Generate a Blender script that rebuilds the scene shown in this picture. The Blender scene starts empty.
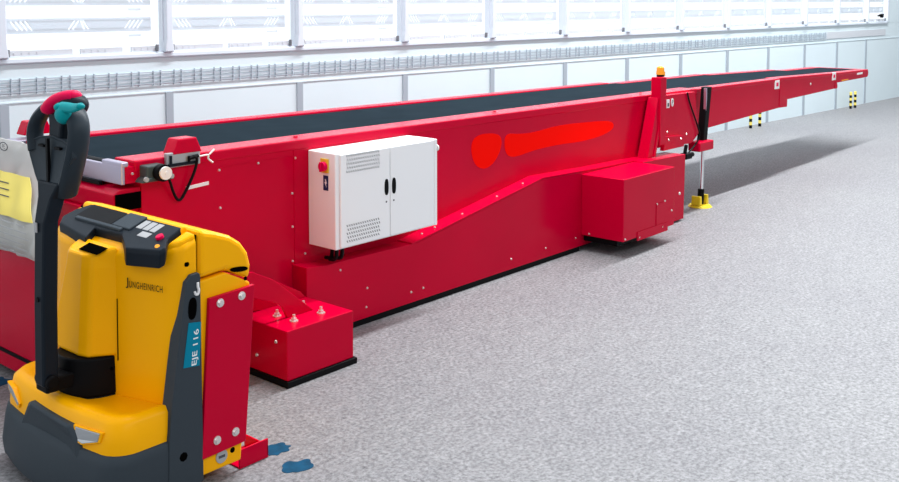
import bpy, bmesh, math, random
from mathutils import Vector, Matrix
random.seed(7)
C = bpy.context.scene.collection

# ------------------------------------------------------------------ materials
def mat(name, col, rough=.5, spec=.3, metal=0., noise=0., nscale=30., bump=0., bscale=200., emit=None, coat=0.):
    m = bpy.data.materials.new(name); m.use_nodes = True
    nt = m.node_tree; b = nt.nodes['Principled BSDF']
    b.inputs['Base Color'].default_value = (*col, 1)
    b.inputs['Roughness'].default_value = rough
    b.inputs['Specular IOR Level'].default_value = spec
    b.inputs['Metallic'].default_value = metal
    b.inputs['Coat Weight'].default_value = coat
    tc = nt.nodes.new('ShaderNodeTexCoord')
    if noise:
        n = nt.nodes.new('ShaderNodeTexNoise'); n.inputs['Scale'].default_value = nscale; n.inputs['Detail'].default_value = 4
        nt.links.new(tc.outputs['Object'], n.inputs['Vector'])
        mr = nt.nodes.new('ShaderNodeMapRange')
        mr.inputs['From Min'].default_value = .3; mr.inputs['From Max'].default_value = .7
        mr.inputs['To Min'].default_value = 1 - noise; mr.inputs['To Max'].default_value = 1 + noise
        nt.links.new(n.outputs['Fac'], mr.inputs['Value'])
        mx = nt.nodes.new('ShaderNodeMix'); mx.data_type = 'RGBA'; mx.blend_type = 'MULTIPLY'
        mx.inputs['Factor'].default_value = 1
        mx.inputs['A'].default_value = (*col, 1)
        nt.links.new(mr.outputs['Result'], mx.inputs['B'])
        nt.links.new(mx.outputs['Result'], b.inputs['Base Color'])
    if bump:
        n2 = nt.nodes.new('ShaderNodeTexNoise'); n2.inputs['Scale'].default_value = bscale
        nt.links.new(tc.outputs['Object'], n2.inputs['Vector'])
        bp = nt.nodes.new('ShaderNodeBump'); bp.inputs['Strength'].default_value = bump; bp.inputs['Distance'].default_value = .004
        nt.links.new(n2.outputs['Fac'], bp.inputs['Height']); nt.links.new(bp.outputs['Normal'], b.inputs['Normal'])
    if emit:
        b.inputs['Emission Color'].default_value = (*emit[0], 1); b.inputs['Emission Strength'].default_value = emit[1]
    return m

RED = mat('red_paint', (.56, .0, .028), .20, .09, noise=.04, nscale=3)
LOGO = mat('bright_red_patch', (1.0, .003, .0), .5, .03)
BELT = mat('slate_belt', (.016, .024, .031), .75, .0, noise=.08, nscale=6)
YEL = mat('yellow_paint', (1.0, .45, .0), .30, .12, noise=.02, nscale=4)
GREY = mat('dark_grey_plastic', (.040, .052, .064), .5, .12, bump=.15, bscale=400)
DARK = mat('charcoal_plastic', (.009, .014, .021), .42, .10)
BLACK = mat('black_rubber', (.004, .004, .005), .5, .08)
HOLE = mat('black_recess', (.002, .002, .002), .9, 0)
WHITEP = mat('white_enamel', (.93, .94, .96), .35, .3)
SILVER = mat('brushed_aluminium', (.56, .51, .64), .28, .5, metal=.8)
STEEL = mat('zinc_bolt', (.80, .76, .74), .3, .5, metal=.7)
CHROME = mat('chrome_rod', (.85, .86, .88), .08, .5, metal=1)
MOTOR = mat('grey_green_motor', (.045, .065, .065), .45, .3)
GREYM = mat('light_grey_bracket', (.42, .44, .45), .4, .4, metal=.3)
TEAL = mat('teal_plastic', (.0, .27, .29), .4, .12)
TEALL = mat('teal_label', (.0, .21, .33), .5, .1)
CERISE = mat('red_switch_plastic', (.74, .0, .07), .4, .12)
AMBER = mat('amber_lens', (.85, .33, .01), .2, .5)
YLAB = mat('pale_yellow_card', (.86, .70, .16), .5, .2)
PAPER = mat('white_paper', (.82, .82, .80), .6, .1)
INK = mat('grey_ink', (.10, .10, .11), .7, .05)
INKL = mat('pale_ink', (.42, .42, .43), .7, .05)
LABEL = mat('white_label', (.85, .85, .85), .5, .1)
BLUEL = mat('navy_sticker', (.02, .03, .10), .5, .1)
BLUEP = mat('blue_floor_paint', (.003, .055, .115), .6, .1, noise=.25, nscale=25)
SWY = mat('yellow_switch_plate', (.80, .55, .05), .45, .3)
FOOTY = mat('yellow_foot_paint', (.85, .62, .02), .4, .3)
LENS = mat('clear_lamp_lens', (.40, .42, .44), .15, .6, metal=.4)
CABLE = mat('black_cable', (.004, .004, .005), .45, .1)
WALL = mat('white_wall_paint', (.66, .76, .80), .55, .15, noise=.015, nscale=2)
WGREY = mat('grey_wall_strip', (.36, .41, .46), .5, .15)
FRAME = mat('pale_window_frame', (.66, .71, .78), .45, .2)
LEDGE = mat('pale_ledge', (.68, .75, .82), .5, .15)
WIRE = mat('grey_wire', (.44, .50, .56), .5, .1)
FITG = mat('grey_sill_strip', (.60, .63, .67), .5, .2)
CLIP = mat('dark_clip', (.20, .21, .23), .5, .2)

def translucent(name, col, mixd=.5, transp=0.):
    m = bpy.data.materials.new(name); m.use_nodes = True
    nt = m.node_tree; nt.nodes.clear()
    o = nt.nodes.new('ShaderNodeOutputMaterial'); d = nt.nodes.new('ShaderNodeBsdfDiffuse'); t = nt.nodes.new('ShaderNodeBsdfTranslucent')
    for n in (d, t): n.inputs['Color'].default_value = (*col, 1)
    mx = nt.nodes.new('ShaderNodeMixShader'); mx.inputs[0].default_value = mixd
    nt.links.new(d.outputs[0], mx.inputs[1]); nt.links.new(t.outputs[0], mx.inputs[2])
    last = mx
    if transp:
        tr = nt.nodes.new('ShaderNodeBsdfTransparent'); m2 = nt.nodes.new('ShaderNodeMixShader'); m2.inputs[0].default_value = transp
        nt.links.new(mx.outputs[0], m2.inputs[1]); nt.links.new(tr.outputs[0], m2.inputs[2]); last = m2
    nt.links.new(last.outputs[0], o.inputs['Surface'])
    return m
FILM = translucent('grey_frosted_film', (.80, .84, .88), .62)
CHEV = translucent('white_frosted_film', (.99, .99, .99), .95, .35)
PLASTIC = translucent('clear_plastic_bag', (.66, .66, .64), .35, .22)

def glass():
    m = bpy.data.materials.new('window_glass'); m.use_nodes = True
    nt = m.node_tree; nt.nodes.clear()
    o = nt.nodes.new('ShaderNodeOutputMaterial'); t = nt.nodes.new('ShaderNodeBsdfTransparent'); g = nt.nodes.new('ShaderNodeBsdfGlossy')
    g.inputs['Roughness'].default_value = .05
    mx = nt.nodes.new('ShaderNodeMixShader'); mx.inputs[0].default_value = .05
    nt.links.new(t.outputs[0], mx.inputs[1]); nt.links.new(g.outputs[0], mx.inputs[2]); nt.links.new(mx.outputs[0], o.inputs['Surface'])
    return m
GLASS = glass()

def floor_mat():
    m = bpy.data.materials.new('speckled_concrete'); m.use_nodes = True
    nt = m.node_tree; b = nt.nodes['Principled BSDF']; L = nt.links.new
    tc = nt.nodes.new('ShaderNodeTexCoord')
    def noise(s, d=4., r=.6):
        n = nt.nodes.new('ShaderNodeTexNoise'); n.inputs['Scale'].default_value = s; n.inputs['Detail'].default_value = d; n.inputs['Roughness'].default_value = r
        L(tc.outputs['Object'], n.inputs['Vector']); return n
    fine, mid, big = noise(62, 4, .75), noise(14, 4), noise(.9, 3)
    def ramp(n, a, b_, ca, cb):
        r = nt.nodes.new('ShaderNodeValToRGB'); r.color_ramp.elements[0].position = a; r.color_ramp.elements[1].position = b_
        r.color_ramp.elements[0].color = (*ca, 1); r.color_ramp.elements[1].color = (*cb, 1); L(n.outputs['Fac'], r.inputs['Fac']); return r
    r1 = ramp(fine, .30, .64, (.075, .075, .08), (.305, .305, .31))
    r2 = ramp(mid, .3, .7, (.84, .84, .85), (1.08, 1.08, 1.08))
    r3 = ramp(big, .3, .7, (.94, .93, .95), (1.04, 1.04, 1.04))
    def mul(a, c):
        x = nt.nodes.new('ShaderNodeMix'); x.data_type = 'RGBA'; x.blend_type = 'MULTIPLY'; x.inputs['Factor'].default_value = 1
        L(a, x.inputs['A']); L(c, x.inputs['B']); return x.outputs['Result']
    col = mul(mul(r1.outputs['Color'], r2.outputs['Color']), r3.outputs['Color'])
    L(col, b.inputs['Base Color'])
    b.inputs['Roughness'].default_value = .5; b.inputs['Specular IOR Level'].default_value = .3
    bp = nt.nodes.new('ShaderNodeBump'); bp.inputs['Strength'].default_value = .25; bp.inputs['Distance'].default_value = .003
    L(fine.outputs['Fac'], bp.inputs['Height']); L(bp.outputs['Normal'], b.inputs['Normal'])
    return m
FLOOR = floor_mat()
SLATE = mat('lit_slate_plastic', (.022, .032, .042), .42, .15)  # slate tone for the tiller head, lightened to carry its highlights

# ------------------------------------------------------------------ mesh builder
class MB:
    def __init__(s): s.bm = bmesh.new()
    def face(s, vs):
        try: s.bm.faces.new(vs)
        except ValueError: pass
    def box(s, x0, x1, y0, y1, z0, z1):
        v = [s.bm.verts.new(p) for p in ((x0,y0,z0),(x1,y0,z0),(x1,y1,z0),(x0,y1,z0),(x0,y0,z1),(x1,y0,z1),(x1,y1,z1),(x0,y1,z1))]
        for f in ((0,3,2,1),(4,5,6,7),(0,1,5,4),(1,2,6,5),(2,3,7,6),(3,0,4,7)): s.face([v[i] for i in f])
        return s
    def loft(s, rings, caps=True):
        R = [[s.bm.verts.new(p) for p in r] for r in rings]
        n = len(R[0])
        for a, b in zip(R, R[1:]):
            for i in range(n): s.face([a[i], a[(i+1) % n], b[(i+1) % n], b[i]])
        if caps: s.face(R[0][::-1]); s.face(R[-1])
        return s
    def prism(s, pts, axis, a, b):
        def p3(p, k):
            return (k, p[0], p[1]) if axis == 'x' else (p[0], k, p[1]) if axis == 'y' else (p[0], p[1], k)
        return s.loft([[p3(p, a) for p in pts], [p3(p, b) for p in pts]])
    def cyl(s, p0, p1, r, seg=20, r1=None):
        p0, p1 = Vector(p0), Vector(p1); d = (p1 - p0).normalized()
        u = d.orthogonal().normalized(); w = d.cross(u); r1 = r if r1 is None else r1
        an = [2*math.pi*i/seg for i in range(seg)]
        return s.loft([[p0 + (u*math.cos(t) + w*math.sin(t))*r for t in an], [p1 + (u*math.cos(t) + w*math.sin(t))*r1 for t in an]])
    def tube(s, pts, r, seg=10, smooth=3, flat=(1, 1), up=None):
        pts = [Vector(p) for p in pts]
        for _ in range(smooth):                       # Chaikin smoothing
            q = [pts[0]]
            for a, b in zip(pts, pts[1:]): q += [a*.75 + b*.25, a*.25 + b*.75]
            pts = q + [pts[-1]]
        rings = []; u = None
        for i, p in enumerate(pts):
            d = (pts[min(i+1, len(pts)-1)] - pts[max(i-1, 0)]).normalized()
            if up is not None: u = (Vector(up) - d*d.dot(Vector(up))).normalized()
            elif u is None: u = d.orthogonal().normalized()
            else: u = (u - d*d.dot(u)).normalized()
            w = d.cross(u)
            rr = r if not isinstance(r, (list, tuple)) else r[0] + (r[1]-r[0])*i/(len(pts)-1)
            rings.append([p + u*math.cos(2*math.pi*k/seg)*rr*flat[0] + w*math.sin(2*math.pi*k/seg)*rr*flat[1] for k in range(seg)])
        return s.loft(rings)
    def ellip(s, c, r, seg=16, rings=10):
        m = Matrix.Translation(c) @ Matrix.Diagonal((*r, 1))
        bmesh.ops.create_uvsphere(s.bm, u_segments=seg, v_segments=rings, radius=1, matrix=m); return s
    def build(s, name, m, parent=None, bevel=0, seg=2, smooth=False, angle=35):
        bmesh.ops.recalc_face_normals(s.bm, faces=s.bm.faces[:])
        off = parent_world(parent) if parent is not None else Vector((0, 0, 0))
        if parent is not None: bmesh.ops.translate(s.bm, verts=s.bm.verts[:], vec=-off)
        me = bpy.data.meshes.new(name); s.bm.to_mesh(me); s.bm.free()
        o = bpy.data.objects.new(name, me); C.objects.link(o)
        if m: me.materials.append(m)
        if parent is not None: o.parent = parent
        if smooth:
            me.polygons.foreach_set('use_smooth', [True]*len(me.polygons))
            try: me.set_sharp_from_angle(angle=math.radians(angle))
            except Exception: pass
        if bevel:
            b = o.modifiers.new('Bevel', 'BEVEL'); b.width = bevel; b.segments = seg; b.limit_method = 'ANGLE'; b.angle_limit = math.radians(30)
            b.harden_normals = False
        return o

def parent_world(o):
    v = Vector((0, 0, 0))
    while o is not None: v = v + o.location; o = o.parent
    return v
def rot_build(mb, name, m, parent=None, **k): return mb.build(name, m, parent, **k)

def thing(name, label, cat, loc=(0, 0, 0), group=None):
    o = bpy.data.objects.new(name, None); o.empty_display_size = .1; C.objects.link(o); o.location = loc
    return tag(o, label, cat, group)
def tag(o, label, cat, group=None):
    o['label'] = label; o['category'] = cat
    if group: o['group'] = group
    return o
def struct(o): o['kind'] = 'structure'; return o
def box(x0, x1, y0, y1, z0, z1): return MB().box(x0, x1, y0, y1, z0, z1)

def text(s, name, m, parent, center, xd, yd, height, width=None, shear=0, bold=0., space=1.):
    cu = bpy.data.curves.new(name, 'FONT'); cu.body = s; cu.size = 1; cu.align_x = 'CENTER'; cu.align_y = 'CENTER'; cu.offset = bold; cu.extrude = .0
    cu.shear = shear; cu.space_character = space
    t = bpy.data.objects.new(name, cu); C.objects.link(t)
    bpy.context.view_layer.update()
    me = bpy.data.meshes.new_from_object(t.evaluated_get(bpy.context.evaluated_depsgraph_get()))
    bpy.data.objects.remove(t); bpy.data.curves.remove(cu)
    xs = [v.co.x for v in me.vertices]; ys = [v.co.y for v in me.vertices]
    w, h = max(xs)-min(xs), max(ys)-min(ys); cx, cy = (max(xs)+min(xs))/2, (max(ys)+min(ys))/2
    sy = height/h; sx = sy if width is None else width/w
    xd, yd = Vector(xd).normalized(), Vector(yd).normalized(); off = parent_world(parent)
    for v in me.vertices: v.co = Vector(center) + xd*((v.co.x-cx)*sx) + yd*((v.co.y-cy)*sy) - off
    o = bpy.data.objects.new(name, me); C.objects.link(o); o.parent = parent
    me.materials.clear(); me.materials.append(m)
    return o

def bolt(parent, p, nrm, r=.007, h=.005, name='bolt', m=None):
    p = Vector(p); n = Vector(nrm)
    b = MB().cyl(p, p + n*h, r, 8, r*.75)
    return b.build(name, m or STEEL, parent)

# ------------------------------------------------------------------ setting
fl = struct(box(-6, 30, -6, 5.72, -.12, 0).build('floor', FLOOR))

WO = Vector((12.5, 5.15, 0)); WR = -.0477
def wallobj(mb, name, m, parent=None, **k):
    """Built in the wall's own frame: x along the wall, y into the wall, z up."""
    o = mb.build(name, m, None, **k)
    if parent is not None: o.parent = parent
    else: o.location = WO; o.rotation_euler = (0, 0, WR)
    return o
T0 = -9.9006; PITCH = 1.0545
TL, TR = T0 - 3*PITCH - .1, 14
w = MB().box(TL, TR, 0, .06, -.1, 1.19).box(TL, TR, 0, .06, 1.19, 1.20).box(TL, TR, 0, .06, 2.62, 3.3).box(3.56, TR, 0, .06, 1.19, 2.62)
struct(wallobj(w, 'wall_back', WALL))
struct(wallobj(box(TL, 3.56, -.016, 0, 1.180, 1.215), 'trim_1', LEDGE, bevel=.008))
struct(wallobj(box(TL, TR, -.005, 0, .954, .962), 'trim_2', WALL))
n_trim = 3
tw = [(T0 + n*PITCH, 1.0095 if n < 12 else .76) for n in range(-3, 13)]
for t, wd in tw:                                              # window posts with flared feet, and the grey strips below
    o = wallobj(MB().prism([(t-.045, 2.62), (t-.045, 1.30), (t-.056, 1.215), (t+.010, 1.215), (t, 1.30), (t, 2.62)], 'y', -.040, .05), 'trim_%d' % n_trim, FRAME, bevel=.006)
    struct(o); n_trim += 1
    struct(wallobj(box(t-.040, t+.012, -.010, 0, 0, .952), 'trim_%d' % n_trim, WGREY)); n_trim += 1
struct(wallobj(MB().prism([(3.515, 2.62), (3.515, 1.215), (3.565, 1.215), (3.565, 2.62)], 'y', -.03, .05), 'trim_%d' % n_trim, FRAME)); n_trim += 1
struct(wallobj(box(1.33, 3.50, -.006, 0, 1.005, 1.10), 'trim_%d' % n_trim, FITG)); n_trim += 1

def slotted_band(t, wd, z0, z1, flip):
    """Frosted band with slanted slots: leaning one way at one end, peaked in the middle, the other way at the far end."""
    m = MB(); h = z1 - z0; a, b = z0 + h*.22, z0 + h*.80; sl = .019 if not flip else -.019; w_ = .013; Y_ = (.0155, .0215)
    st = [(t + .05 + k*.028, sl) for k in range(4)]
    st += [(t + wd*.47 - .040 + k*.026, -sl) for k in range(2)] + [(t + wd*.47 + .026 + k*.026 + (-.006 if not flip else -.012), sl) for k in range(2)]
    st += [(t + wd - .165 + k*.028, -sl) for k in range(4)]
    m.prism([(t, z0), (t+wd, z0), (t+wd, a), (t, a)], 'y', *Y_).prism([(t, b), (t+wd, b), (t+wd, z1), (t, z1)], 'y', *Y_)
    pb, pt = t, t
    for x, s_ in st:
        lb, lt = max(x+s_, pb+.001), max(x-s_, pt+.001)
        m.prism([(pb, a), (lb, a), (lt, b), (pt, b)], 'y', *Y_); pb, pt = lb+w_, lt+w_
    m.prism([(pb, a), (t+wd, a), (t+wd, b), (pt, b)], 'y', *Y_)
    return m
for i, (t, wd) in enumerate(tw):
    fr = MB()
    fr.box(t-.004, t+.006, 0, .05, 1.20, 2.62).box(t+wd-.006, t+wd, 0, .05, 1.20, 2.62).box(t+.006, t+wd-.006, 0, .05, 2.56, 2.62).box(t+.006, t+wd-.006, 0, .05, 1.20, 1.222)
    f = struct(wallobj(fr, 'window_%d' % (i+1), FRAME))
    wallobj(box(t+.006, t+wd-.006, .022, .028, 1.222, 2.56), 'pane', GLASS, f)
    for k in range(7):
        z0 = 1.352 + k*.163; z1 = z0 + .089
        wallobj(slotted_band(t+.008, wd-.088, z0, z1, k % 2 == 1), 'frosted_band', FILM, f)
        wallobj(box(t+wd*.77, t+wd*.77+.085, .018, .0215, z0-.034, z0-.018), 'small_label', FILM, f)
    for a, b in ((.03, .40), (.45, .72), (.78, .96)):         # low strips along the bottom of the glass
        s = wallobj(box(t+wd*a, t+wd*b, .004, .020, 1.222, 1.255), 'bottom_strip', FITG, f)
        cl = MB()
        for q in range(4): cl.box(t+wd*a+.02+q*.045, t+wd*a+.027+q*.045, .001, .004, 1.234, 1.246)
        wallobj(cl, 'slots', FITG, s)
    for x in (t+.010, t+wd-.046-.012):
        wallobj(box(x, x+.012, -.022, .004, 1.222, 1.265), 'latch', CLIP, f, bevel=.003)

# wire tray along the wall
tray = wallobj(box(T0-3*PITCH, 1.31, -.002, 0, 1.012, 1.092), 'wire_tray', WALL)
tag(tray, 'pale wire cable tray running along the wall under the windows', 'cable tray')
for z in (1.016, 1.041, 1.066, 1.089):
    wallobj(box(T0-3*PITCH, 1.31, -.012, -.008, z-.0032, z+.0032), 'rail', WIRE, tray)
ts = []
t = -9.873 - .15*20
while t < 1.30: ts += [t, t+.052]; t += .150
near = [t for t in ts if t > -9.95]
for t in near[:100]: wallobj(box(t-.0025, t+.0025, -.014, 0, 1.005, 1.098), 'crossbar', WIRE, tray)
rest = MB()
for t in [t for t in ts if t <= -9.95] + near[100:]: rest.box(t-.0025, t+.0025, -.014, 0, 1.005, 1.098)
o = wallobj(rest, 'crossbar_run', WIRE, tray); o['kind'] = 'stuff'

# black camera on the last window
cam_ = MB().prism([(3.18, 1.325), (3.27, 1.335), (3.255, 1.285), (3.23, 1.275)], 'y', -.06, -.02).cyl((3.24, -.02, 1.305), (3.24, .022, 1.305), .012, 10)
o = wallobj(cam_, 'wall_camera', BLACK); tag(o, 'small black camera mounted on the farthest window', 'camera')

# ------------------------------------------------------------------ conveyor
conv = thing('telescopic_conveyor', 'long red telescopic belt conveyor with dark slate belt and extended boom', 'conveyor', (4.5, 3.97, 0))
def ztop(x): return .918 - .006*(x-2.6) if x < 6.2 else .8964 - .0155*(x-6.2)
XE = 6.80
def far(x): return 4.335 - .024*(x-2)     # far edge of the belt
body = MB()
YB0, YB1 = 3.457, 4.46
body.prism([(2.13, .06), (2.9, .03), (5.9, .03), (6.10, .50), (XE, .52), (XE, ztop(XE)-.02), (2.13, ztop(2.13)-.02)], 'y', YB0, 4.40)
bo = body.build('body', RED, conv, bevel=.004)
# panel seams as thin raised edges
box(2.905, 2.909, YB0-.003, YB0, .30, .898).build('seam', RED, bo)
box(2.50, 2.905, YB0-.003, YB0, .842, .846).build('seam', RED, bo)
for x, z in ((2.5,.833),(2.502,.671),(2.705,.837),(2.895,.675),(2.895,.522),(2.915,.834),(2.893,.364),(2.968,.385)):
    bolt(bo, (x, YB0, z), (0, -1, 0), .006)
# rails either side of the belt
def rail(name, x0, x1, y0a, y1a, y0b, y1b, dz0=-.045, dz1=0., zf=ztop):
    m = MB(); m.loft([[(x0, y0a, zf(x0)+dz0), (x0, y1a, zf(x0)+dz0), (x0, y1a, zf(x0)+dz1), (x0, y0a, zf(x0)+dz1)],
                      [(x1, y0b, zf(x1)+dz0), (x1, y1b, zf(x1)+dz0), (x1, y1b, zf(x1)+dz1), (x1, y0b, zf(x1)+dz1)]])
    return m
rail('r', 2.10, XE, YB0-.004, 3.60, YB0-.004, 3.60).build('side_rail', RED, conv, bevel=.006)
rail('r', 2.10, XE, far(2.1), far(2.1)+.10, far(XE), far(XE)+.09).build('side_rail', RED, conv, bevel=.006)
for x in (2.98, 4.46, 6.1): bolt(conv, (x, 3.53, ztop(x)), (0, 0, 1), .012, .006, m=RED)
m = MB(); m.loft([[(2.09, 3.60, ztop(2.09)-.06), (2.09, far(2.09), ztop(2.09)-.06), (2.09, far(2.09), ztop(2.09)-.014), (2.09, 3.60, ztop(2.09)-.014)],
                  [(XE+.1, 3.60, ztop(XE)-.06), (XE+.1, far(XE), ztop(XE)-.06), (XE+.1, far(XE), ztop(XE)-.008), (XE+.1, 3.60, ztop(XE)-.008)]])
m.build('belt', BELT, conv)
m = MB().cyl((2.095, 3.605, .872), (2.095, 4.33, .872), .036, 24); m.build('end_roller', BLACK, conv, smooth=True)
# silver nose plate, dark seal and the red hood below it
box(2.045, 2.060, YB0-.002, 4.42, .832, .905).build('nose_plate', SILVER, conv, bevel=.003)
box(2.045, 2.075, YB0-.003, 3.60, .900, .920).build('corner_cap', SILVER, conv, bevel=.004)
box(2.045, 2.16, 4.34, 4.44, .892, .922).build('corner_cap', SILVER, conv, bevel=.004)
box(2.032, 2.046, 3.60, 4.30, .818, .834).build('seal_strip', BLACK, conv)
hood = MB().prism([(2.06, .73), (2.012, .73), (2.012, .797), (2.045, .815), (2.13, .815), (2.13, .73)], 'y', YB0+.004, 4.42)
hood.build('front_hood', RED, conv, bevel=.004)
box(2.018, 2.129, YB0-.001, YB0+.02, .731, .797).build('side_gap_shade', HOLE, conv)  # flat black plate stands for the shade inside the gap beside the hood
MB().prism([(2.06, .835), (2.13, .835), (2.13, .90), (2.06, .90)], 'y', YB0-.003, YB0+.1).build('corner_plate', RED, conv)
bolt(conv, (2.09, YB0-.003, .872), (0, -1, 0), .006)
box(1.99, 2.13, YB0+.02, 4.42, .56, .73).build('front_panel', RED, conv, bevel=.004)
lf = box(1.83, 2.10, YB0+.02, 4.42, .035, .575).build('front_base', RED, conv, bevel=.006)
box(1.826, 1.832, YB0+.03, 4.41, .10, .115).build('seam', BLACK, lf)
# lower side cover with its folded top
S0 = 3.36
sk = [(2.893, .03), (5.74, .03), (5.74, .477), (5.3, .483), (4.70, .502), (3.63, .328), (3.0, .338), (2.893, .350)]
skirt = MB().prism(sk, 'y', S0, YB0).build('lower_side_cover', RED, conv, bevel=.003)
fl_ = MB(); pts = [(3.58, .334), (3.62, .338), (4.70, .512), (5.3, .493), (5.74, .485)]
rings = [[(x, S0-.002, z-.008), (x, YB0+.001, z-.008), (x, YB0+.001, z), (x, S0-.002, z)] for x, z in pts]
fl_.loft(rings); fp = fl_.build('top_flange', RED, skirt)
for x, z in ((3.70,.351),(3.80,.367),(4.02,.402),(4.32,.451),(4.56,.490)):
    bolt(fp, (x, 3.40, z+.002), (-.15, 0, .98), .006, .004)
for x, z in ((3.269,.175),(3.262,.084),(3.576,.086),(3.665,.087),(3.096,.298),(4.4,.09),(4.734,.089),(5.05,.091)):
    bolt(skirt, (x, S0, z), (0, -1, 0), .006)
box(2.84, 5.10, S0+.006, S0+.09, .0, .031).build('base_strip', BLACK, skirt)
lp2 = MB().prism([(5.735, .03), (6.10, .03), (6.10, .012), (6.305, .012), (6.319, .466), (5.735, .484)], 'y', 3.29, YB0).build('leg_cover', RED, conv, bevel=.003)
box(5.8, 6.29, 3.32, 3.44, 0, .03).build('base_strip', BLACK, lp2)  # black strip stands in for the shadow under the leg cover
# drive box
dv = MB().box(5.11, 5.735, 3.06, S0, .10, .478)
dbx = dv.build('drive_box', RED, conv, bevel=.004)
box(5.27, 5.645, 3.055, 3.062, .080, .135).build('lower_lip', RED, dbx)
dp = MB().box(5.50, 5.505, 3.056, 3.061, .10, .27).box(5.50, 5.60, 3.056, 3.061, .268, .272)
dp.build('panel_seam', RED, dbx)
for x, z in ((5.51,.27),(5.58,.115),(5.295,.098),(5.13,.115),(5.61,.275),(5.70,.20)): bolt(dbx, (x, 3.06, z), (0, -1, 0), .007)
bolt(dbx, (5.11, 3.30, .115), (-1, 0, 0), .006)
box(5.14, 5.72, 3.12, S0, .06, .10).build('underside_pan', BLACK, dbx)
bolt(lp2, (5.9, 3.29, .43), (0, -1, 0), .008); bolt(lp2, (6.24, 3.29, .20), (0, -1, 0), .012)
# mast with beacon, brace and end bracket
pm = MB().box(6.055, 6.135, 3.345, 3.42, .55, 1.018).build('beacon_post', RED, conv, bevel=.004)
br = MB().loft([[(5.915, 3.36, .478), (5.985, 3.36, .478), (5.985, 3.44, .478), (5.915, 3.44, .478)], [(6.05, 3.36, .88), (6.115, 3.36, .88), (6.115, 3.44, .88), (6.05, 3.44, .88)]]).build('brace', RED, conv, bevel=.003)
MB().loft([[(5.985, 3.352, .48), (6.010, 3.352, .48), (6.010, 3.37, .48), (5.985, 3.37, .48)], [(6.115, 3.352, .87), (6.135, 3.352, .87), (6.135, 3.37, .87), (6.115, 3.37, .87)]]).build('brace_flange', RED, br)
bc = MB().cyl((6.145, 3.40, 1.018), (6.145, 3.40, 1.032), .026, 16).build('beacon', BLACK, conv)
MB().cyl((6.145, 3.40, 1.032), (6.145, 3.40, 1.075), .030, 16, .026).ellip((6.145, 3.40, 1.075), (.026, .026, .016)).cyl((6.178, 3.40, 1.02), (6.178, 3.40, 1.05), .018, 12).build('amber_lens', AMBER, bc, smooth=True)
ep = MB().prism([(6.135, .52), (6.62, .50), (6.73, .56), (6.66, .876), (6.135, .882)], 'y', 3.40, YB0).build('end_bracket', RED, conv, bevel=.003)
MB().prism([(6.15, .50), (6.45, .50), (6.43, .58), (6.18, .60)], 'y', 3.37, 3.40).build('foot_plate', RED, ep, bevel=.003)
for x, z in ((6.22,.57),(6.40,.56),(6.25,.62),(6.48,.585),(6.2,.70)): bolt(ep, (x, 3.37 if z < .6 else 3.40, z), (0, -1, 0), .008)
s1 = box(6.235, 6.275, 3.396, 3.40, .79, .85).build('sign', LABEL, ep)
box(6.245, 6.265, 3.394, 3.397, .80, .825).build('sign_mark', INK, s1)
s2 = MB().prism([(6.318+.018*math.cos(a*.5236), .825+.03*math.sin(a*.5236)) for a in range(12)], 'y', 3.396, 3.40).build('sign', LABEL, ep)
text('P', 'sign_mark', INK, s2, (6.318, 3.3945, .825), (1, 0, 0), (0, 0, 1), .032)
MB().tube([(6.53, 3.392, .88), (6.55, 3.39, .82), (6.68, 3.385, .63), (6.73, 3.385, .54), (6.62, 3.385, .47), (6.50, 3.38, .43)], .006, 8).build('cable', CABLE, conv, smooth=True)
MB().box(6.47, 6.56, 3.36, 3.42, .40, .44).cyl((6.56, 3.39, .42), (6.62, 3.39, .42), .018, 10).cyl((6.50, 3.39, .44), (6.52, 3.39, .50), .014, 8).build('cable_plug', BLACK, conv, bevel=.004)
# support leg
jk = MB().loft([[(6.805, 3.40, .47), (6.865, 3.40, .47), (6.865, 3.455, .47), (6.805, 3.455, .47)], [(6.865, 3.40, .895), (6.935, 3.40, .895), (6.935, 3.455, .895), (6.865, 3.455, .895)]]).build('support_leg', BLACK, conv, bevel=.004)
MB().box(6.842, 6.856, 3.40, 3.42, .72, .89).build('silver_edge', SILVER, jk)
box(6.68, 6.90, 3.36, 3.46, .43, .50).build('collar', RED, jk, bevel=.008)
MB().cyl((6.825, 3.42, .09), (6.838, 3.42, .43), .014, 16).build('chrome_rod', CHROME, jk, smooth=True)
MB().cyl((6.815, 3.42, .02), (6.825, 3.42, .13), .024, 14).build('boot', BLACK, jk, smooth=True)
ft = MB().cyl((6.81, 3.42, 0), (6.81, 3.42, .016), .09, 24, .075)
for dx in (-.055, .055): ft.prism([(6.81+dx-.02, .018), (6.81+dx+.02, .018), (6.81+dx+.012, .085), (6.81+dx-.012, .085)], 'y', 3.385, 3.455)
ft.build('foot_plate', FOOTY, jk, bevel=.003)
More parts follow.
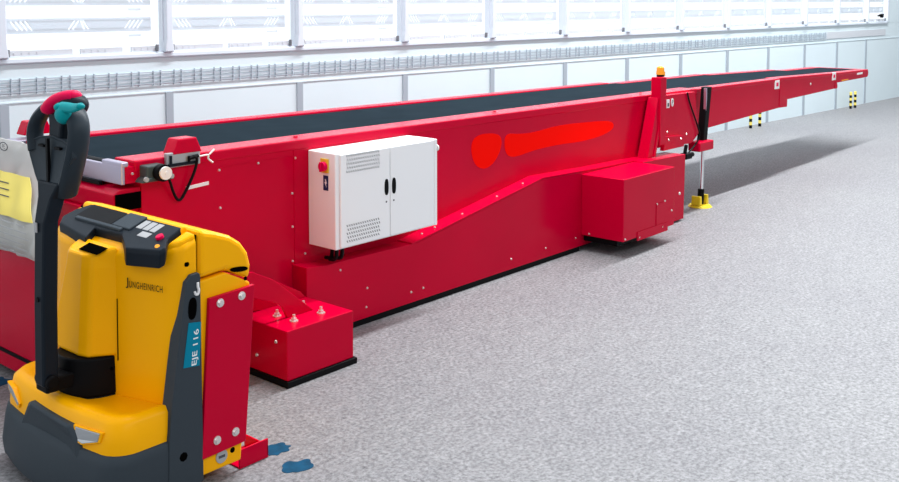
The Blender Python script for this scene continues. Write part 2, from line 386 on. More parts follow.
# boom sections
def zb(x, kx, kz): return kx
def section(x0, x1, y0, y1, ta, tb, ba, bb, name):
    m = MB()
    m.loft([[(x0, y0, ba), (x0, y1, ba), (x0, y1, ta-.012), (x0, y0, ta-.012)], [(x1, y0, bb), (x1, y1, bb), (x1, y1, tb-.012), (x1, y0, tb-.012)]])
    o = m.build(name, RED, conv, bevel=.005)
    for ya, yb in ((y0-.004, y0+.09), (y1-.09, y1+.004)):
        MB().loft([[(x0, ya, ta-.03), (x0, yb, ta-.03), (x0, yb, ta), (x0, ya, ta)], [(x1, ya, tb-.03), (x1, yb, tb-.03), (x1, yb, tb), (x1, ya, tb)]]).build('boom_rail', RED, o, bevel=.004)
    MB().loft([[(x0, y0+.085, ta-.03), (x0, y1-.085, ta-.03), (x0, y1-.085, ta-.004), (x0, y0+.085, ta-.004)], [(x1, y0+.085, tb-.03), (x1, y1-.085, tb-.03), (x1, y1-.085, tb-.004), (x1, y0+.085, tb-.004)]]).build('boom_belt', BELT, o)
    return o
b1 = section(XE-.02, 8.44, 3.50, 4.30, .876, .862, .548, .604, 'boom_section')
MB().prism([(8.43, .605), (8.60, .600), (8.605, .665), (8.57, .675), (8.52, .70), (8.43, .84)], 'y', 3.495, 4.30).build('end_plate', RED, b1, bevel=.004)
b2 = section(8.43, 9.90, 3.54, 4.24, .863, .829, .650, .672, 'boom_section')
MB().prism([(9.88, .671), (9.945, .671), (9.945, .705), (9.88, .80)], 'y', 3.535, 4.24).build('end_plate', RED, b2, bevel=.004)
b3 = section(9.88, 10.95, 3.58, 4.18, .822, .806, .716, .724, 'boom_section')
MB().cyl((10.95, 3.585, .765), (10.95, 4.175, .765), .04, 20).build('end_roller', RED, b3, smooth=True)
for b, x, y, z in ((b1, 8.37, 3.493, .81), (b2, 9.84, 3.533, .795)):
    sg = box(x-.045, x+.045, y, y+.008, z-.035, z+.04).build('sign', LABEL, b)
    box(x-.022, x+.022, y-.002, y, z-.012, z+.020).build('sign_mark', CERISE, sg)
box(10.62, 10.78, 3.575, 3.58, .765, .785).build('sticker', LABEL, b3)
lb_ = MB().box(10.18, 10.36, 3.575, 3.58, .727, .738).build('sticker', AMBER, b3)
bolt(b2, (9.25, 3.54, .76), (0, -1, 0), .012)
# logo patch on the side
def blob(pts, n=4):
    p = [Vector((a, b)) for a, b in pts]
    for _ in range(n):
        q = []
        for i in range(len(p)):
            a, b = p[i], p[(i+1) % len(p)]; q += [a*.75+b*.25, a*.25+b*.75]
        p = q
    return [(v.x, v.y) for v in p]
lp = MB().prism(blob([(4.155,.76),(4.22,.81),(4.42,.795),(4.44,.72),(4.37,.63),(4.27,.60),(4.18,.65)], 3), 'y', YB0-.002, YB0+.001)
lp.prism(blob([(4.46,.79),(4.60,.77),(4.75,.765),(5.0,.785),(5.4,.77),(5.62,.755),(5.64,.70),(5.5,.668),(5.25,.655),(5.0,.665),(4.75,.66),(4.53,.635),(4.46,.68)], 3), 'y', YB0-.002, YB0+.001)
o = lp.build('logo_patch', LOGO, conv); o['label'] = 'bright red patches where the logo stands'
# sensors at the loading end
def sensor_hood(y0, y1, x0, x1, name='sensor_hood', z0=.93):
    xm = (x0+x1)/2; hw = (x1-x0)/2
    m = MB().prism([(x0, z0), (x1, z0), (xm+hw*.62, z0+.062), (xm-hw*.62, z0+.062)], 'y', y0, y1)
    return m.build(name, RED, conv, bevel=.006)
sensor_hood(3.435, 3.51, 2.262, 2.404, z0=.926)
fh = sensor_hood(4.38, 4.46, 2.11, 2.25, z0=.935)
box(2.15, 2.20, 4.372, 4.382, .945, .985).build('sensor_lens', DARK, fh)
bk = MB().box(2.235, 2.395, 3.438, 3.458, .875, .935).build('sensor_bracket', GREYM, conv, bevel=.003)
MB().box(2.24, 2.38, 3.432, 3.438, .880, .892).box(2.248, 2.256, 3.430, 3.438, .89, .925).build('bracket_slot', DARK, bk)
MB().cyl((2.335, 3.430, .905), (2.378, 3.430, .912), .008, 10).cyl((2.335, 3.430, .89), (2.335, 3.430, .915), .006, 10).build('sensor', BLACK, bk)
mt = MB().box(2.122, 2.205, 3.40, 3.457, .850, .902).prism([(2.098, .838), (2.245, .838), (2.230, .856), (2.115, .856)], 'y', 3.395, 3.457).build('encoder', MOTOR, conv, bevel=.006)
MB().cyl((2.180, 3.40, .872), (2.180, 3.372, .872), .034, 24).build('housing', BLACK, mt, smooth=True)
MB().cyl((2.184, 3.372, .872), (2.184, 3.362, .872), .026, 24).cyl((2.184, 3.362, .872), (2.184, 3.360, .872), .007, 12).build('silver_disc', LABEL, mt, smooth=True)
for x in (2.115, 2.228): MB().cyl((x, 3.39, .852), (x, 3.40, .852), .010, 10).build('bolt', GREYM, mt)
MB().tube([(2.205, 3.425, .862), (2.232, 3.42, .845), (2.262, 3.435, .770), (2.292, 3.44, .728), (2.330, 3.44, .780), (2.362, 3.43, .85), (2.374, 3.425, .905), (2.352, 3.428, .912)], .006, 8).build('cable', CABLE, conv, smooth=True)
MB().loft([[(2.335, YB0-.004, .772), (2.335, YB0, .772), (2.335, YB0, .786), (2.335, YB0-.004, .786)], [(2.445, YB0-.004, .779), (2.445, YB0, .779), (2.445, YB0, .793), (2.445, YB0-.004, .793)]]).build('name_plate', LABEL, conv)
MB().tube([(2.385, 3.43, .908), (2.43, 3.425, .912), (2.42, 3.425, .895), (2.45, 3.43, .875)], .004, 6).tube([(2.43, 3.425, .912), (2.455, 3.425, .93)], .004, 6).build('cable_tie', LABEL, conv)
# anchor block and its two arm plates
ab = box(2.506, 2.868, 3.032, 3.40, .026, .230).build('anchor_block', RED, conv, bevel=.004)
box(2.498, 2.882, 3.022, 3.41, 0, .026).build('rubber_pad', BLACK, ab, bevel=.004)
for x, y in ((2.606,3.216),(2.61,3.113),(2.753,3.108),(2.759,3.227)):
    MB().cyl((x, y, .230), (x, y, .234), .018, 16).cyl((x, y, .234), (x, y, .243), .012, 6).cyl((x, y, .243), (x, y, .258), .006, 8).build('bolt', STEEL, ab)
for p in ((2.506,3.101,.174),(2.506,3.224,.091)): bolt(ab, p, (-1, 0, 0), .008)
arm = [(2.06, .50), (2.30, .485), (2.447, .459), (2.55, .405), (2.763, .230), (2.62, .230), (2.595, .281), (2.564, .305), (2.517, .325), (2.442, .355), (2.06, .36)]
aw = MB().prism(arm, 'y', 3.165, 3.180).build('arm_plate', RED, conv, bevel=.002)
arm2 = [(2.06, .50), (2.40, .47), (2.67, .352), (2.831, .262), (2.86, .230), (2.62, .230), (2.06, .30)]
MB().prism(arm2, 'y', 3.33, 3.345).build('arm_plate', RED, conv, bevel=.002)
box(2.06, 2.55, 3.18, 3.33, .34, .37).build('arm_web', RED, conv)
box(2.05, 2.20, 3.165, 3.60, .30, .50).build('arm_crossbeam', RED, conv)

# ------------------------------------------------------------------ control cabinet
cab = thing('control_cabinet', 'white two-door electrical control cabinet mounted on the red conveyor side', 'cabinet', (3.32, 3.457, .42))
CX0, CX1, CY0, CY1, CZ0, CZ1 = 2.990, 3.655, 3.272, 3.455, .424, .862
box(CX0, CX1, CY0, CY1, CZ0, CZ1).build('body', WHITEP, cab, bevel=.004)
for k, (a, b) in enumerate(((3.012, 3.326), (3.331, 3.640))):
    d = box(a, b, CY0-.012, CY0-.001, CZ0+.008, CZ1-.006).build('door', WHITEP, cab, bevel=.003)
    hx = 3.302 if k == 0 else 3.352
    hd = MB().prism(blob([(hx-.012, .632), (hx+.012, .632), (hx+.012, .708), (hx-.012, .708)], 3), 'y', CY0-.016, CY0-.011).build('handle', BLACK, d)
    bolt(d, (hx, CY0-.012, .600), (0, -1, 0), .005, .002, 'key_hole', INK)
    if k == 0:
        for zc in (.815, .497):
            v = MB()
            for r in range(5):
                for c in range(15):
                    x = 3.045 + c*.0142 + (r % 2)*.006; z = zc + .036 - r*.018
                    v.prism([(x, z), (x+.004, z), (x+.010, z-.010), (x+.006, z-.010)], 'y', CY0-.0132, CY0-.0118)
            v.build('vent_slots', INK, d)
box(3.640, 3.660, CY0-.014, CY0+.01, CZ0+.004, CZ1-.002).build('edge_strip', WHITEP, cab, bevel=.003)
MB().cyl((3.662, CY0-.005, .815), (3.668, CY0-.005, .815), .016, 12).build('hinge_cap', LABEL, cab)
sw = box(CX0-.006, CX0, 3.312, 3.366, .770, .835).build('main_switch', SWY, cab, bevel=.003)
MB().cyl((CX0-.006, 3.337, .80), (CX0-.026, 3.337, .80), .022, 18).box(CX0-.034, CX0-.026, 3.331, 3.343, .778, .822).build('red_knob', CERISE, sw, bevel=.002)
st = box(CX0-.002, CX0, 3.318, 3.350, .690, .758).build('sticker', BLUEL, cab)
MB().prism([(3.333, .742), (3.326, .722), (3.332, .722), (3.329, .705), (3.341, .728), (3.335, .728), (3.338, .742)], 'x', CX0-.003, CX0-.0019).build('lightning_mark', LABEL, st)
for i, (x, y) in enumerate(((3.02, 3.30), (3.04, 3.32), (3.055, 3.30), (3.03, 3.34))):
    MB().tube([(x, y, .43), (x, y, .39), (x+.008, y+.02, .366), (x+.012, y+.06, .362)], .009, 8).build('cable', CABLE, cab, smooth=True)

# ------------------------------------------------------------------ pallet truck
trk = thing('pallet_truck', 'yellow electric pallet truck with dark grey tiller parked beside the red conveyor', 'pallet truck', (1.72, 2.956, 0))
Y0, Y1, YC = 2.600, 3.312, 2.956
# rear body and battery lid
MB().prism([(1.797, .04), (1.95, .04), (1.985, .45), (1.996, .625), (1.90, .676), (1.797, .668)], 'y', Y0, Y1).build('battery_housing', YEL, trk, bevel=.006)
lid = MB().prism([(1.797, .674), (1.90, .682), (1.997, .632), (2.004, .68), (1.992, .725), (1.965, .762), (1.925, .790), (1.87, .812), (1.80, .832)], 'y', Y0, Y1).build('battery_lid', YEL, trk, bevel=.018, seg=3)
MB().prism(blob([(1.918,.689),(1.985,.681),(1.985,.665),(1.918,.672)], 2), 'y', Y0-.003, Y0+.002).build('grip_slot', HOLE, lid)
bolt(trk, (1.978, Y0+.001, .640), (0, -1, 0), .007, .003, 'screw_hole', HOLE)
MB().box(1.791, 1.797, Y0+.01, Y1-.01, .05, .815).build('seam', HOLE, trk)
# front cover
def mirror(pts): return pts + [(x, 2*YC - y) for x, y in reversed(pts)]
half = [(1.792, 2.600), (1.752, 2.600), (1.728, 2.618), (1.706, 2.660), (1.656, 2.835), (1.648, 2.90)]
out = half + [(1.643, 3.02), (1.645, 3.17), (1.660, 3.235), (1.695, 3.285), (1.752, 3.312), (1.792, 3.312)]
def ring(z, top=False, grow=0.):
    r = []
    for x, y in out:
        zz = z if not top else .748 + .42*(x - 1.65)
        r.append((x - grow*(1.79 - x)*4, YC + (y - YC)*(1 + grow), zz))
    return r
def scaled(z, k, top=False):
    return [(1.79 + (x-1.79)*k, YC + (y-YC)*(1-(1-k)*.35), z if not top else .752 + .42*(x-1.65)) for x, y in out]
fc = MB().loft([scaled(.27, 1.02), scaled(.5, 1.01), scaled(.70, 1.0), [(x, y, .735 + .42*(x-1.65)) for x, y in out], scaled(0, .93, True)])
fc.build('front_cover', YEL, trk, bevel=.006, smooth=True, angle=50)
# tower edge seam
MB().loft([[(1.6505, 2.8355, .40), (1.6505, 2.8375, .40), (1.66, 2.8375, .40), (1.66, 2.8355, .40)], [(1.6525, 2.8355, .60), (1.6525, 2.8375, .60), (1.66, 2.8375, .60), (1.66, 2.8355, .60)]]).build('seam', HOLE, trk)
# raised shoulders beside the console
for sgn in (1, -1):
    yy = lambda y: y if sgn > 0 else 2*YC - y
    sh = MB().loft([[(1.792, yy(2.602), .735), (1.728, yy(2.618), .735), (1.700, yy(2.668), .735), (1.735, yy(2.668), .735), (1.792, yy(2.668), .735)],
                    [(1.792, yy(2.604), .822), (1.745, yy(2.616), .805), (1.722, yy(2.655), .795), (1.742, yy(2.655), .803), (1.792, yy(2.655), .826)]])
    if sgn > 0: sh.build('shoulder', YEL, trk, bevel=.010, seg=3)
    else: sh.bm.free()
bolt(trk, (1.757, 2.602, .732), (0, -1, 0), .010, .002, 'screw_hole', HOLE)
MB().prism([(1.772, .79), (1.797, .80), (1.80, .833), (1.786, .836), (1.775, .826)], 'y', 2.66, 3.26).build('rear_rim', YEL, trk, bevel=.005)
# console
def cz(x): return .775 + .40*(x - 1.655)
con = [(1.790, 3.215), (1.745, 3.255), (1.700, 3.262), (1.668, 3.225), (1.640, 3.00), (1.690, 3.03), (1.694, 2.868), (1.645, 2.765), (1.672, 2.615), (1.690, 2.612), (1.726, 2.655), (1.770, 2.66), (1.790, 2.66)]
def cring(dz, k=1.): return [(1.74 + (x-1.74)*k, YC + (y-YC)*k, cz(x)+dz) for x, y in con]
cn = MB().loft([cring(-.052, .97), cring(-.008), cring(.006, .985)]).build('console', DARK, trk, bevel=.004)
def pad(x0, x1, y0, y1, dz, h, name, m, par):
    return MB().loft([[(x0,y0,cz(x0)+dz),(x1,y0,cz(x1)+dz),(x1,y1,cz(x1)+dz),(x0,y1,cz(x0)+dz)], [(x0,y0,cz(x0)+dz+h),(x1,y0,cz(x1)+dz+h),(x1,y1,cz(x1)+dz+h),(x0,y1,cz(x0)+dz+h)]]).build(name, m, par, bevel=.003)
pad(1.715, 1.785, 2.98, 3.20, .005, .002, 'tray_recess', BLACK, cn)
pad(1.70, 1.712, 2.89, 3.18, .004, .010, 'tray_edge', GREY, cn)
pad(1.715, 1.785, 2.86, 2.965, .004, .008, 'keypad', GREY, cn)
for y in (2.838, 2.80, 2.762): pad(1.735, 1.775, y-.016, y+.016, .004, .003, 'display_label', INKL, cn)
pad(1.705, 1.728, 2.745, 2.80, .004, .003, 'display_label', INKL, cn)
MB().cyl((1.722, 2.690, cz(1.722)+.002), (1.716, 2.690, cz(1.722)+.014), .013, 18).build('emergency_button', CERISE, cn, bevel=.003)
MB().cyl((1.690, 2.655, cz(1.690)-.006), (1.684, 2.650, cz(1.690)+.006), .008, 12).build('indicator', AMBER, cn)
# document pocket
def q4(x0, x1, y0, y1, z0, z1=None):
    z1 = z0 if z1 is None else z1
    return [(x0, y0, z0), (x1, y0, z1), (x1, y1, z1), (x0, y1, z0)]
def pq(xf, ya, yb, z, z1=None):
    z1 = z if z1 is None else z1
    return [(1.665, ya-.035, z1), (xf+.012, ya+.02, z), (xf, ya+.06, z), (xf, yb-.03, z), (xf+.015, yb, z), (1.665, yb+.02, z1)]
pk = MB().loft([pq(1.566, 2.872, 3.135, .412), pq(1.570, 2.872, 3.125, .44), pq(1.585, 2.870, 3.050, .70), pq(1.590, 2.872, 3.046, .742, .768)]).build('document_pocket', YEL, trk, bevel=.012, seg=3)
MB().loft([[(1.603, 2.862, .7465), (1.640, 2.862, .760), (1.640, 2.975, .760), (1.603, 2.975, .7465)], [(1.603, 2.862, .7485), (1.640, 2.862, .762), (1.640, 2.975, .762), (1.603, 2.975, .7485)]]).build('pocket_opening', HOLE, pk)
# steering drum
dr = MB().cyl((1.652, 2.975, .268), (1.652, 2.975, .290), .118, 40, .124).cyl((1.652, 2.975, .290), (1.652, 2.975, .412), .124, 40, .120).build('steering_drum', BLACK, trk, bevel=.006, smooth=True)
d_ = Vector((-.10, -.99, 0)).normalized(); c_ = Vector((1.652, 2.975, .372)) + d_*.120
bolt(dr, c_, d_, .006, .006, 'screw_hole', HOLE)
# bumper: yellow upper part, grey lower part
def plan(xf, xr, y0, y1, bulge, r, n=7):
    """Outline from the near rear corner round the front to the far rear corner."""
    pts = [(xr, y0)]
    cx = xf + bulge + r
    for i in range(n+1):
        a = math.pi/2*i/n
        pts.append((cx - r*math.sin(a), y0 + r*(1-math.cos(a))))
    ya, yb = y0 + r, y1 - r
    for i in range(1, 8):
        y = ya + (yb-ya)*i/8; k = (y-YC)/((yb-ya)/2)
        pts.append((xf + bulge*k*k, y))
    for i in range(n, -1, -1):
        a = math.pi/2*i/n
        pts.append((cx - r*math.sin(a), y1 - r*(1-math.cos(a))))
    pts.append((xr, y1))
    return pts
def pr(z, *a): return [(x, y, z) for x, y in plan(*a)]
MB().loft([pr(.17, 1.468, 1.795, 2.600, 3.312, .020, .085), pr(.225, 1.472, 1.795, 2.600, 3.312, .020, .085), pr(.285, 1.482, 1.795, 2.606, 3.306, .020, .085),
           pr(.302, 1.500, 1.795, 2.622, 3.290, .020, .08), pr(.298, 1.530, 1.795, 2.645, 3.267, .02, .07), pr(.285, 1.57, 1.795, 2.68, 3.23, .015, .06)]).build('upper_bumper', YEL, trk, smooth=True, angle=60)
MB().loft([pr(.035, 1.432, 1.795, 2.594, 3.318, .035, .09), pr(.08, 1.428, 1.795, 2.590, 3.322, .035, .09), pr(.165, 1.448, 1.795, 2.590, 3.322, .028, .09),
           pr(.192, 1.458, 1.795, 2.592, 3.320, .025, .09), pr(.198, 1.470, 1.795, 2.60, 3.312, .02, .085)]).build('lower_bumper', GREY, trk, smooth=True, angle=60)
rp = [(2.735, .150), (2.765, .225), (2.805, .258), (3.050, .266), (3.075, .255), (3.115, .185), (3.125, .15)]
MB().loft([[(1.53, y, z) for y, z in rp], [(1.443 + .03*((y-2.93)/.2)**2 + (.014 if z > .2 else 0), y, z) for y, z in rp], [(1.434 + .03*((y-2.93)/.2)**2 + (.014 if z > .2 else 0), 2.93 + (y-2.93)*.93, .15 + (z-.15)*.93) for y, z in rp]]).build('bumper_center', GREY, trk, bevel=.004)
# head lamps
def lamp(pts, depth, nrm):
    n = Vector(nrm).normalized(); P = [Vector(p) for p in pts]; c = sum(P, Vector())/len(P)
    f = MB().loft([[p - n*.02 for p in P], [p + n*.001 for p in P], [c + (p-c)*.90 + n*.0025 for p in P], [c + (p-c)*.84 + n*.001 for p in P]]).build('headlamp', YEL, trk, bevel=.002)
    MB().loft([[c + (p-c)*.84 - n*.004 for p in P], [c + (p-c)*.84 + n*.003 for p in P]]).build('lens', LENS, f, bevel=.002)
lamp([(1.478, 2.800, .258), (1.496, 2.662, .265), (1.492, 2.672, .232), (1.474, 2.750, .210), (1.473, 2.792, .215)], .01, (-.95, -.25, .15))
lamp([(1.482, 3.205, .266), (1.492, 3.262, .272), (1.491, 3.250, .245), (1.478, 3.155, .212), (1.476, 3.145, .228)], .01, (-.97, .15, .1))
# grey side strip, its marks and label
ss = MB().prism([(1.668, .03), (1.795, .03), (1.795, .692), (1.788, .702), (1.760, .700), (1.744, .680), (1.735, .620), (1.704, .430), (1.684, .30), (1.672, .2)], 'y', 2.5865, 2.640).build('side_strip', GREY, trk, bevel=.003)
MB().prism(blob([(1.746,.560),(1.776,.560),(1.780,.628),(1.750,.628)], 2), 'y', 2.5845, 2.588).build('strap_slot', HOLE, ss)
tl = MB().prism([(1.726, .415), (1.785, .408), (1.793, .545), (1.748, .552)], 'y', 2.5845, 2.588).build('model_label', TEALL, ss)
text('EJE 116', 'lettering', LABEL, tl, (1.772, 2.5840, .470), (.10, 0, 1), (-1, 0, .0), .024, .112, bold=.01)
hk = MB().tube([(1.783, 2.5845, .672), (1.783, 2.5845, .658), (1.787, 2.5845, .648), (1.783, 2.5845, .634), (1.774, 2.5845, .636), (1.772, 2.5845, .646)], .0042, 8).build('lifting_hook_mark', LABEL, ss)
bolt(ss, (1.722, 2.5865, .135), (0, -1, 0), .015, .002, 'screw_hole', HOLE)
# brand lettering on the oblique front face
dv = Vector((.050, -.175, -.001)).normalized(); nv = Vector((dv.y, -dv.x, 0)).normalized()
bc_ = Vector((1.6865, 2.7275, .655)) - nv*.006 if nv.x > 0 else Vector((1.6865, 2.7275, .655)) + nv*.006
text('UNGHEINRICH', 'brand_lettering', BLACK, trk, bc_ + dv*.0085, dv, (0, 0, 1), .021, .134, bold=.006, space=1.18)
text('J', 'brand_lettering', BLACK, trk, bc_ - dv*.067 + Vector((0, 0, .003)), dv, (0, 0, 1), .034, .011, bold=.006)
# red plate bolted to the side
rp_ = MB().prism([(1.826, .610), (2.004, .617), (1.960, .104), (1.790, .100)], 'y', 2.586, 2.600).build('red_side_plate', RED, trk, bevel=.002)
for x, z in ((1.866,.588),(1.950,.592),(1.846,.146),(1.918,.150)):
    MB().cyl((x, 2.586, z), (x, 2.583, z), .014, 16).cyl((x, 2.583, z), (x, 2.576, z), .009, 6).build('bolt', STEEL, rp_)
bg = MB().cyl((1.872, 2.600, .080), (1.872, 2.597, .080), .022, 20).build('round_badge', GREYM, trk)
MB().box(1.860, 1.884, 2.5955, 2.598, .076, .084).build('badge_mark', INK, bg)
bolt(trk, (1.916, 2.600, .085), (0, -1, 0), .010, .002, 'screw_hole', HOLE)
MB().box(1.955, 2.075, 2.615, 2.740, 0, .006).box(1.955, 2.075, 2.615, 2.622, .006, .065).box(2.068, 2.075, 2.615, 2.74, .006, .045).build('foot_bracket', RED, trk, bevel=.002)
MB().cyl((1.64, 2.90, .10), (1.64, 3.01, .10), .10, 24).build('drive_wheel', BLACK, trk, smooth=True)
for y in (2.70, 3.21): MB().cyl((1.75, y-.03, .04), (1.75, y+.03, .04), .04, 20).build('caster_wheel', BLACK, trk, smooth=True)
# tiller
tb = MB().loft([q4(1.448, 1.500, 2.925, 2.983, .345), q4(1.452, 1.504, 2.925, 2.983, .60), q4(1.462, 1.512, 2.922, 2.986, .86), q4(1.480, 1.532, 2.912, 2.996, .935), q4(1.492, 1.552, 2.885, 3.020, .985)]).build('tiller_shaft', DARK, trk, bevel=.008)
box(1.4545, 1.458, 2.955, 2.972, .83, .86).build('sticker', INKL, tb)
MB().cyl((1.452, 2.952, .62), (1.448, 2.952, .62), .008, 10).build('screw', BLACK, tb)
MB().box(1.455, 1.56, 2.918, 2.990, .325, .372).cyl((1.475, 2.910, .360), (1.475, 2.998, .360), .022, 16).build('tiller_fork', BLACK, trk, bevel=.006)
hd = MB()
sh = [(3.092, 1.100), (3.098, 1.072), (3.040, .995), (3.000, .955), (2.912, .955), (2.872, .995), (2.814, 1.072), (2.820, 1.100), (2.880, 1.120), (2.956, 1.128), (3.032, 1.120)]
def shr(x, k): return [(x + .10*(z-1.05), YC + (y-YC)*k, 1.05 + (z-1.05)*k) for y, z in sh]
hd.loft([shr(1.506, .90), shr(1.500, 1.), shr(1.540, .93), shr(1.568, .80)])
tb2 = hd.build('tiller_head', SLATE, trk, bevel=.008, smooth=True, angle=50)
MB().prism([(2.950, .97), (2.962, .97), (2.962, 1.12), (2.950, 1.12)], 'x', 1.494, 1.503).build('center_rib', BLACK, tb2)
for y in (2.905, 3.007): MB().prism([(y-.018, 1.088), (y+.018, 1.088), (y+.018, 1.096), (y-.018, 1.096)], 'x', 1.500, 1.512).build('button', BLACK, tb2, bevel=.002)
MB().tube([(1.520, 3.072, 1.070), (1.522, 3.088, 1.125), (1.526, 3.066, 1.172), (1.532, 3.012, 1.212), (1.545, 2.950, 1.225)], .022, 14, flat=(1.25, .85), up=(1, 0, 0)).build('grip', SLATE, tb2, smooth=True)
MB().tube([(1.535, 2.915, .945), (1.528, 2.862, 1.02), (1.532, 2.826, 1.115), (1.538, 2.834, 1.175), (1.545, 2.880, 1.213), (1.550, 2.940, 1.225)], .026, 14, flat=(1.35, .85), up=(1, 0, 0)).build('grip', SLATE, tb2, smooth=True)
MB().loft([q4(1.512, 1.565, 2.910, 2.985, 1.09), q4(1.516, 1.575, 2.905, 2.985, 1.15), q4(1.522, 1.590, 2.890, 3.00, 1.21)]).build('stalk', DARK, tb2, bevel=.012, seg=3)
MB().ellip((1.560, 2.915, 1.222), (.048, .060, .040), 24, 14).build('head_housing', DARK, tb2, smooth=True)
cap = MB(); capp = [(1.512, 2.968, 1.212), (1.516, 2.958, 1.226), (1.526, 2.938, 1.240), (1.540, 2.912, 1.249), (1.555, 2.892, 1.250)]
cap.tube(capp, .027, 16, flat=(.75, 1.0), up=(0, .2, 1)).ellip(capp[0], (.026, .022, .020), 16, 10).ellip(capp[-1], (.026, .020, .020), 16, 10)
cap.build('reverse_button', CERISE, tb2, smooth=True)
tl_ = MB().ellip((1.508, 2.868, 1.200), (.026, .030, .030), 18, 12)
tl_.tube([(1.503, 2.880, 1.222), (1.506, 2.850, 1.224), (1.512, 2.815, 1.222), (1.516, 2.782, 1.230)], [.017, .012], 12, flat=(1.2, .7)).ellip((1.516, 2.782, 1.230), (.014, .011, .010), 12, 8).ellip((1.503, 2.880, 1.222), (.02, .016, .014), 12, 8)
tl_.build('travel_switch', TEAL, tb2, smooth=True)
tl2 = MB().ellip((1.570, 3.010, 1.205), (.025, .025, .025), 14, 10).build('travel_switch', TEAL, tb2, smooth=True)

# ------------------------------------------------------------------ document bag hanging on the loading end
bag = thing('document_bag', 'clear plastic bag of papers hanging on the conveyor end behind the tiller', 'bag', (1.95, 4.12, .49))
def sheet(x, y0, y1, z0, z1, amp, th, nx=14, nz=14, seed=1, top=None):
    rnd = random.Random(seed); ph = [rnd.uniform(0, 6) for _ in range(4)]
    m = MB(); F, B = [], []
    for j in range(nz+1):
        rf, rb = [], []
        for i in range(nx+1):
            y = y0 + (y1-y0)*i/nx; z = z0 + (z1-z0)*j/nz
            if top: z += top*(i/nx-.5)*(j/nz)
            d = amp*(math.sin(y*38+ph[0]+z*9) + .6*math.sin(z*45+ph[1]+y*21) + .5*math.sin((y+z)*60+ph[2]))
            edge = min(i, nx-i, j, nz-j)/3.; t = th*min(1, .15+edge)
            rf.append(m.bm.verts.new((x + d - t/2, y, z))); rb.append(m.bm.verts.new((x + d + t/2, y, z)))
        F.append(rf); B.append(rb)
    for j in range(nz):
        for i in range(nx):
            m.face([F[j][i], F[j][i+1], F[j+1][i+1], F[j+1][i]]); m.face([B[j][i], B[j+1][i], B[j+1][i+1], B[j][i+1]])
    for j in range(nz):
        m.face([F[j][0], F[j+1][0], B[j+1][0], B[j][0]]); m.face([F[j][nx], B[j][nx], B[j+1][nx], F[j+1][nx]])
    for i in range(nx):
        m.face([F[0][i], B[0][i], B[0][i+1], F[0][i+1]]); m.face([F[nz][i], F[nz][i+1], B[nz][i+1], B[nz][i]])
    return m
def drape(mb):
    """The bag hangs from the hood and lies out over the front edge of the base."""
    for v in mb.bm.verts:
        k = min(1, max(0, (v.co.z - .60)/.33)); d = -.142*(1 - k*k*(3-2*k))
        v.co.x += d; v.co.y += d*2.1
    return mb
drape(sheet(1.942, 3.900, 4.40, .548, .955, .0062, .040, 30, 30, 3)).build('plastic_sleeve', PLASTIC, bag, smooth=True)
drape(sheet(1.945, 3.925, 4.38, .556, .74, .003, .006, 16, 12, 5)).build('paper_stack', PAPER, bag, smooth=True)
drape(sheet(1.914, 3.935, 4.30, .690, .835, .003, .008, 16, 12, 9)).build('yellow_card', YLAB, bag, smooth=True)
lines = MB()
for k in range(6):
    z = .565 + k*.021
    lines.box(1.9135, 1.9145, 3.96 + .02*(k % 3), 4.26, z, z+.004)
drape(lines).build('printed_lines', INKL, bag)
l2 = MB()
for k in range(3): l2.box(1.905, 1.906, 4.10, 4.27, .755 + k*.022, .7585 + k*.022)
drape(l2).build('printed_lines', INK, bag)
rg = MB()
rg.tube([(1.9105, 4.150 + .035*math.cos(2*math.pi*k/24), .932 + .017*math.sin(2*math.pi*k/24)) for k in range(25)], .002, 6, smooth=0)
rg.build('stamp_ring', INK, bag)
text('PE', 'stamp_letters', INK, bag, (1.910, 4.150, .932), (0, -1, 0), (0, 0, 1), .018)

# ------------------------------------------------------------------ striped posts, paint marks
def post(x, y, label):
    t = thing('guard_post', label, 'post', (x, y, 0), 'striped guard posts at the foot of the wall')
    h = .23
    for k in range(6):
        MB().cyl((x, y, k*h/6), (x, y, (k+1)*h/6), .018, 14).build('stripe_band', BLACK if k % 2 == 0 else YLAB, t, smooth=True)
    MB().ellip((x, y, h), (.018, .018, .008), 14, 8).build('cap', YLAB, t, smooth=True)
post(11.40, 5.08, 'striped post left of its pair under the middle boom section')
post(11.64, 5.07, 'striped post right of its pair under the middle boom section')
post(14.40, 4.93, 'striped post left of the pair below the boom tip')
post(14.555, 4.92, 'striped post right of the pair below the boom tip')
def splat(cx, cy, rx, ry, seed, label, th=.0015):
    rnd = random.Random(seed)
    p = []
    for k in range(18):
        a = 2*math.pi*k/18; q = rnd.uniform(.6, 1.1); p.append((cx + rx*q*math.cos(a), cy + ry*q*math.sin(a)))
    o = MB().prism(blob(p, 2), 'z', 0.0, th).build('paint_mark', BLUEP); tag(o, label, 'paint mark', 'blue paint marks on the floor'); return o
splat(2.13, 2.64, .055, .05, 1, 'blue paint mark on the floor against the red foot bracket')
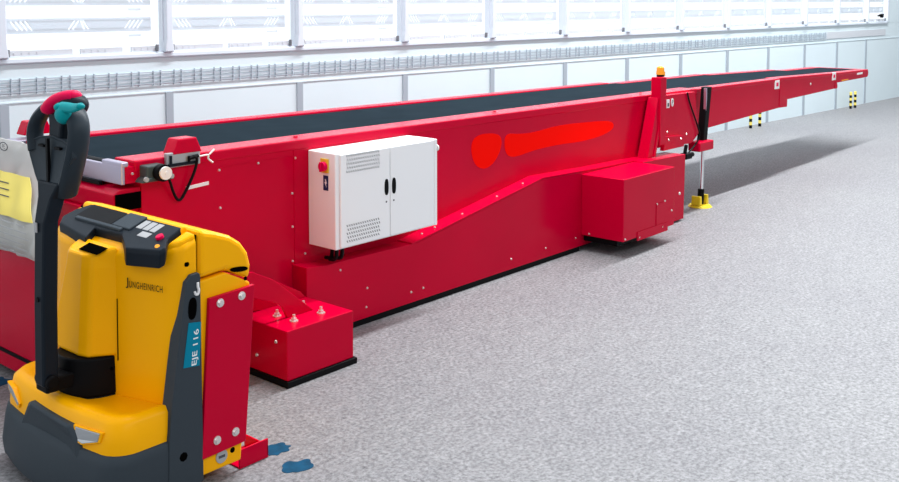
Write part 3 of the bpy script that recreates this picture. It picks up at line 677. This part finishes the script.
splat(2.09, 2.49, .06, .05, 2, 'blue paint mark on the open floor nearest the camera')
splat(1.72, 3.98, .12, .10, 3, 'blue paint mark on the floor behind the truck bumper at left edge')

# ------------------------------------------------------------------ light
world = bpy.data.worlds.new('daylight'); bpy.context.scene.world = world; world.use_nodes = True
nt = world.node_tree; bg = nt.nodes['Background']
tc = nt.nodes.new('ShaderNodeTexCoord'); sp = nt.nodes.new('ShaderNodeSeparateXYZ'); nt.links.new(tc.outputs['Generated'], sp.inputs[0])
mr = nt.nodes.new('ShaderNodeMapRange'); mr.inputs['From Min'].default_value = -.4; mr.inputs['From Max'].default_value = .5
mr.inputs['To Min'].default_value = .5; mr.inputs['To Max'].default_value = 1.25
nt.links.new(sp.outputs['Y'], mr.inputs['Value'])
bg.inputs['Color'].default_value = (.90, .95, 1, 1); nt.links.new(mr.outputs['Result'], bg.inputs['Strength'])
def area(name, loc, sx, sy, power, rot=(0, 0, 0), col=(1, .99, .97)):
    l = bpy.data.lights.new(name, 'AREA'); l.shape = 'RECTANGLE'; l.size = sx; l.size_y = sy; l.energy = power; l.color = col
    o = bpy.data.objects.new(name, l); C.objects.link(o); o.location = loc; o.rotation_euler = rot; return o
area('ceiling_and_fill_row', (9.0, 3.3, 6.5), 13, .3, 1250, col=(.95, .975, 1))
area('ceiling_and_fill_row', (5.0, -3.0, 5.0), 14, .7, 190, (math.radians(50), 0, 0), col=(.95, .975, 1))  # added fill row, tilted to brighten the conveyor's front faces

# ------------------------------------------------------------------ camera
cd = bpy.data.cameras.new('camera'); cam = bpy.data.objects.new('camera', cd); C.objects.link(cam)
cam.location = (0, 0, 1.55); cam.rotation_euler = (math.pi/2 - .0667, 0, .7149 - math.pi/2)
cd.sensor_width = 36; cd.lens = 994.4/899*36; cd.shift_y = -(241-66)/899; cd.clip_start = .05; cd.clip_end = 200
sc = bpy.context.scene; sc.camera = cam
vs = sc.view_settings; vs.view_transform = 'Standard'; vs.look = 'None'; vs.exposure = .22; vs.gamma = 1; vs.use_curve_mapping = False
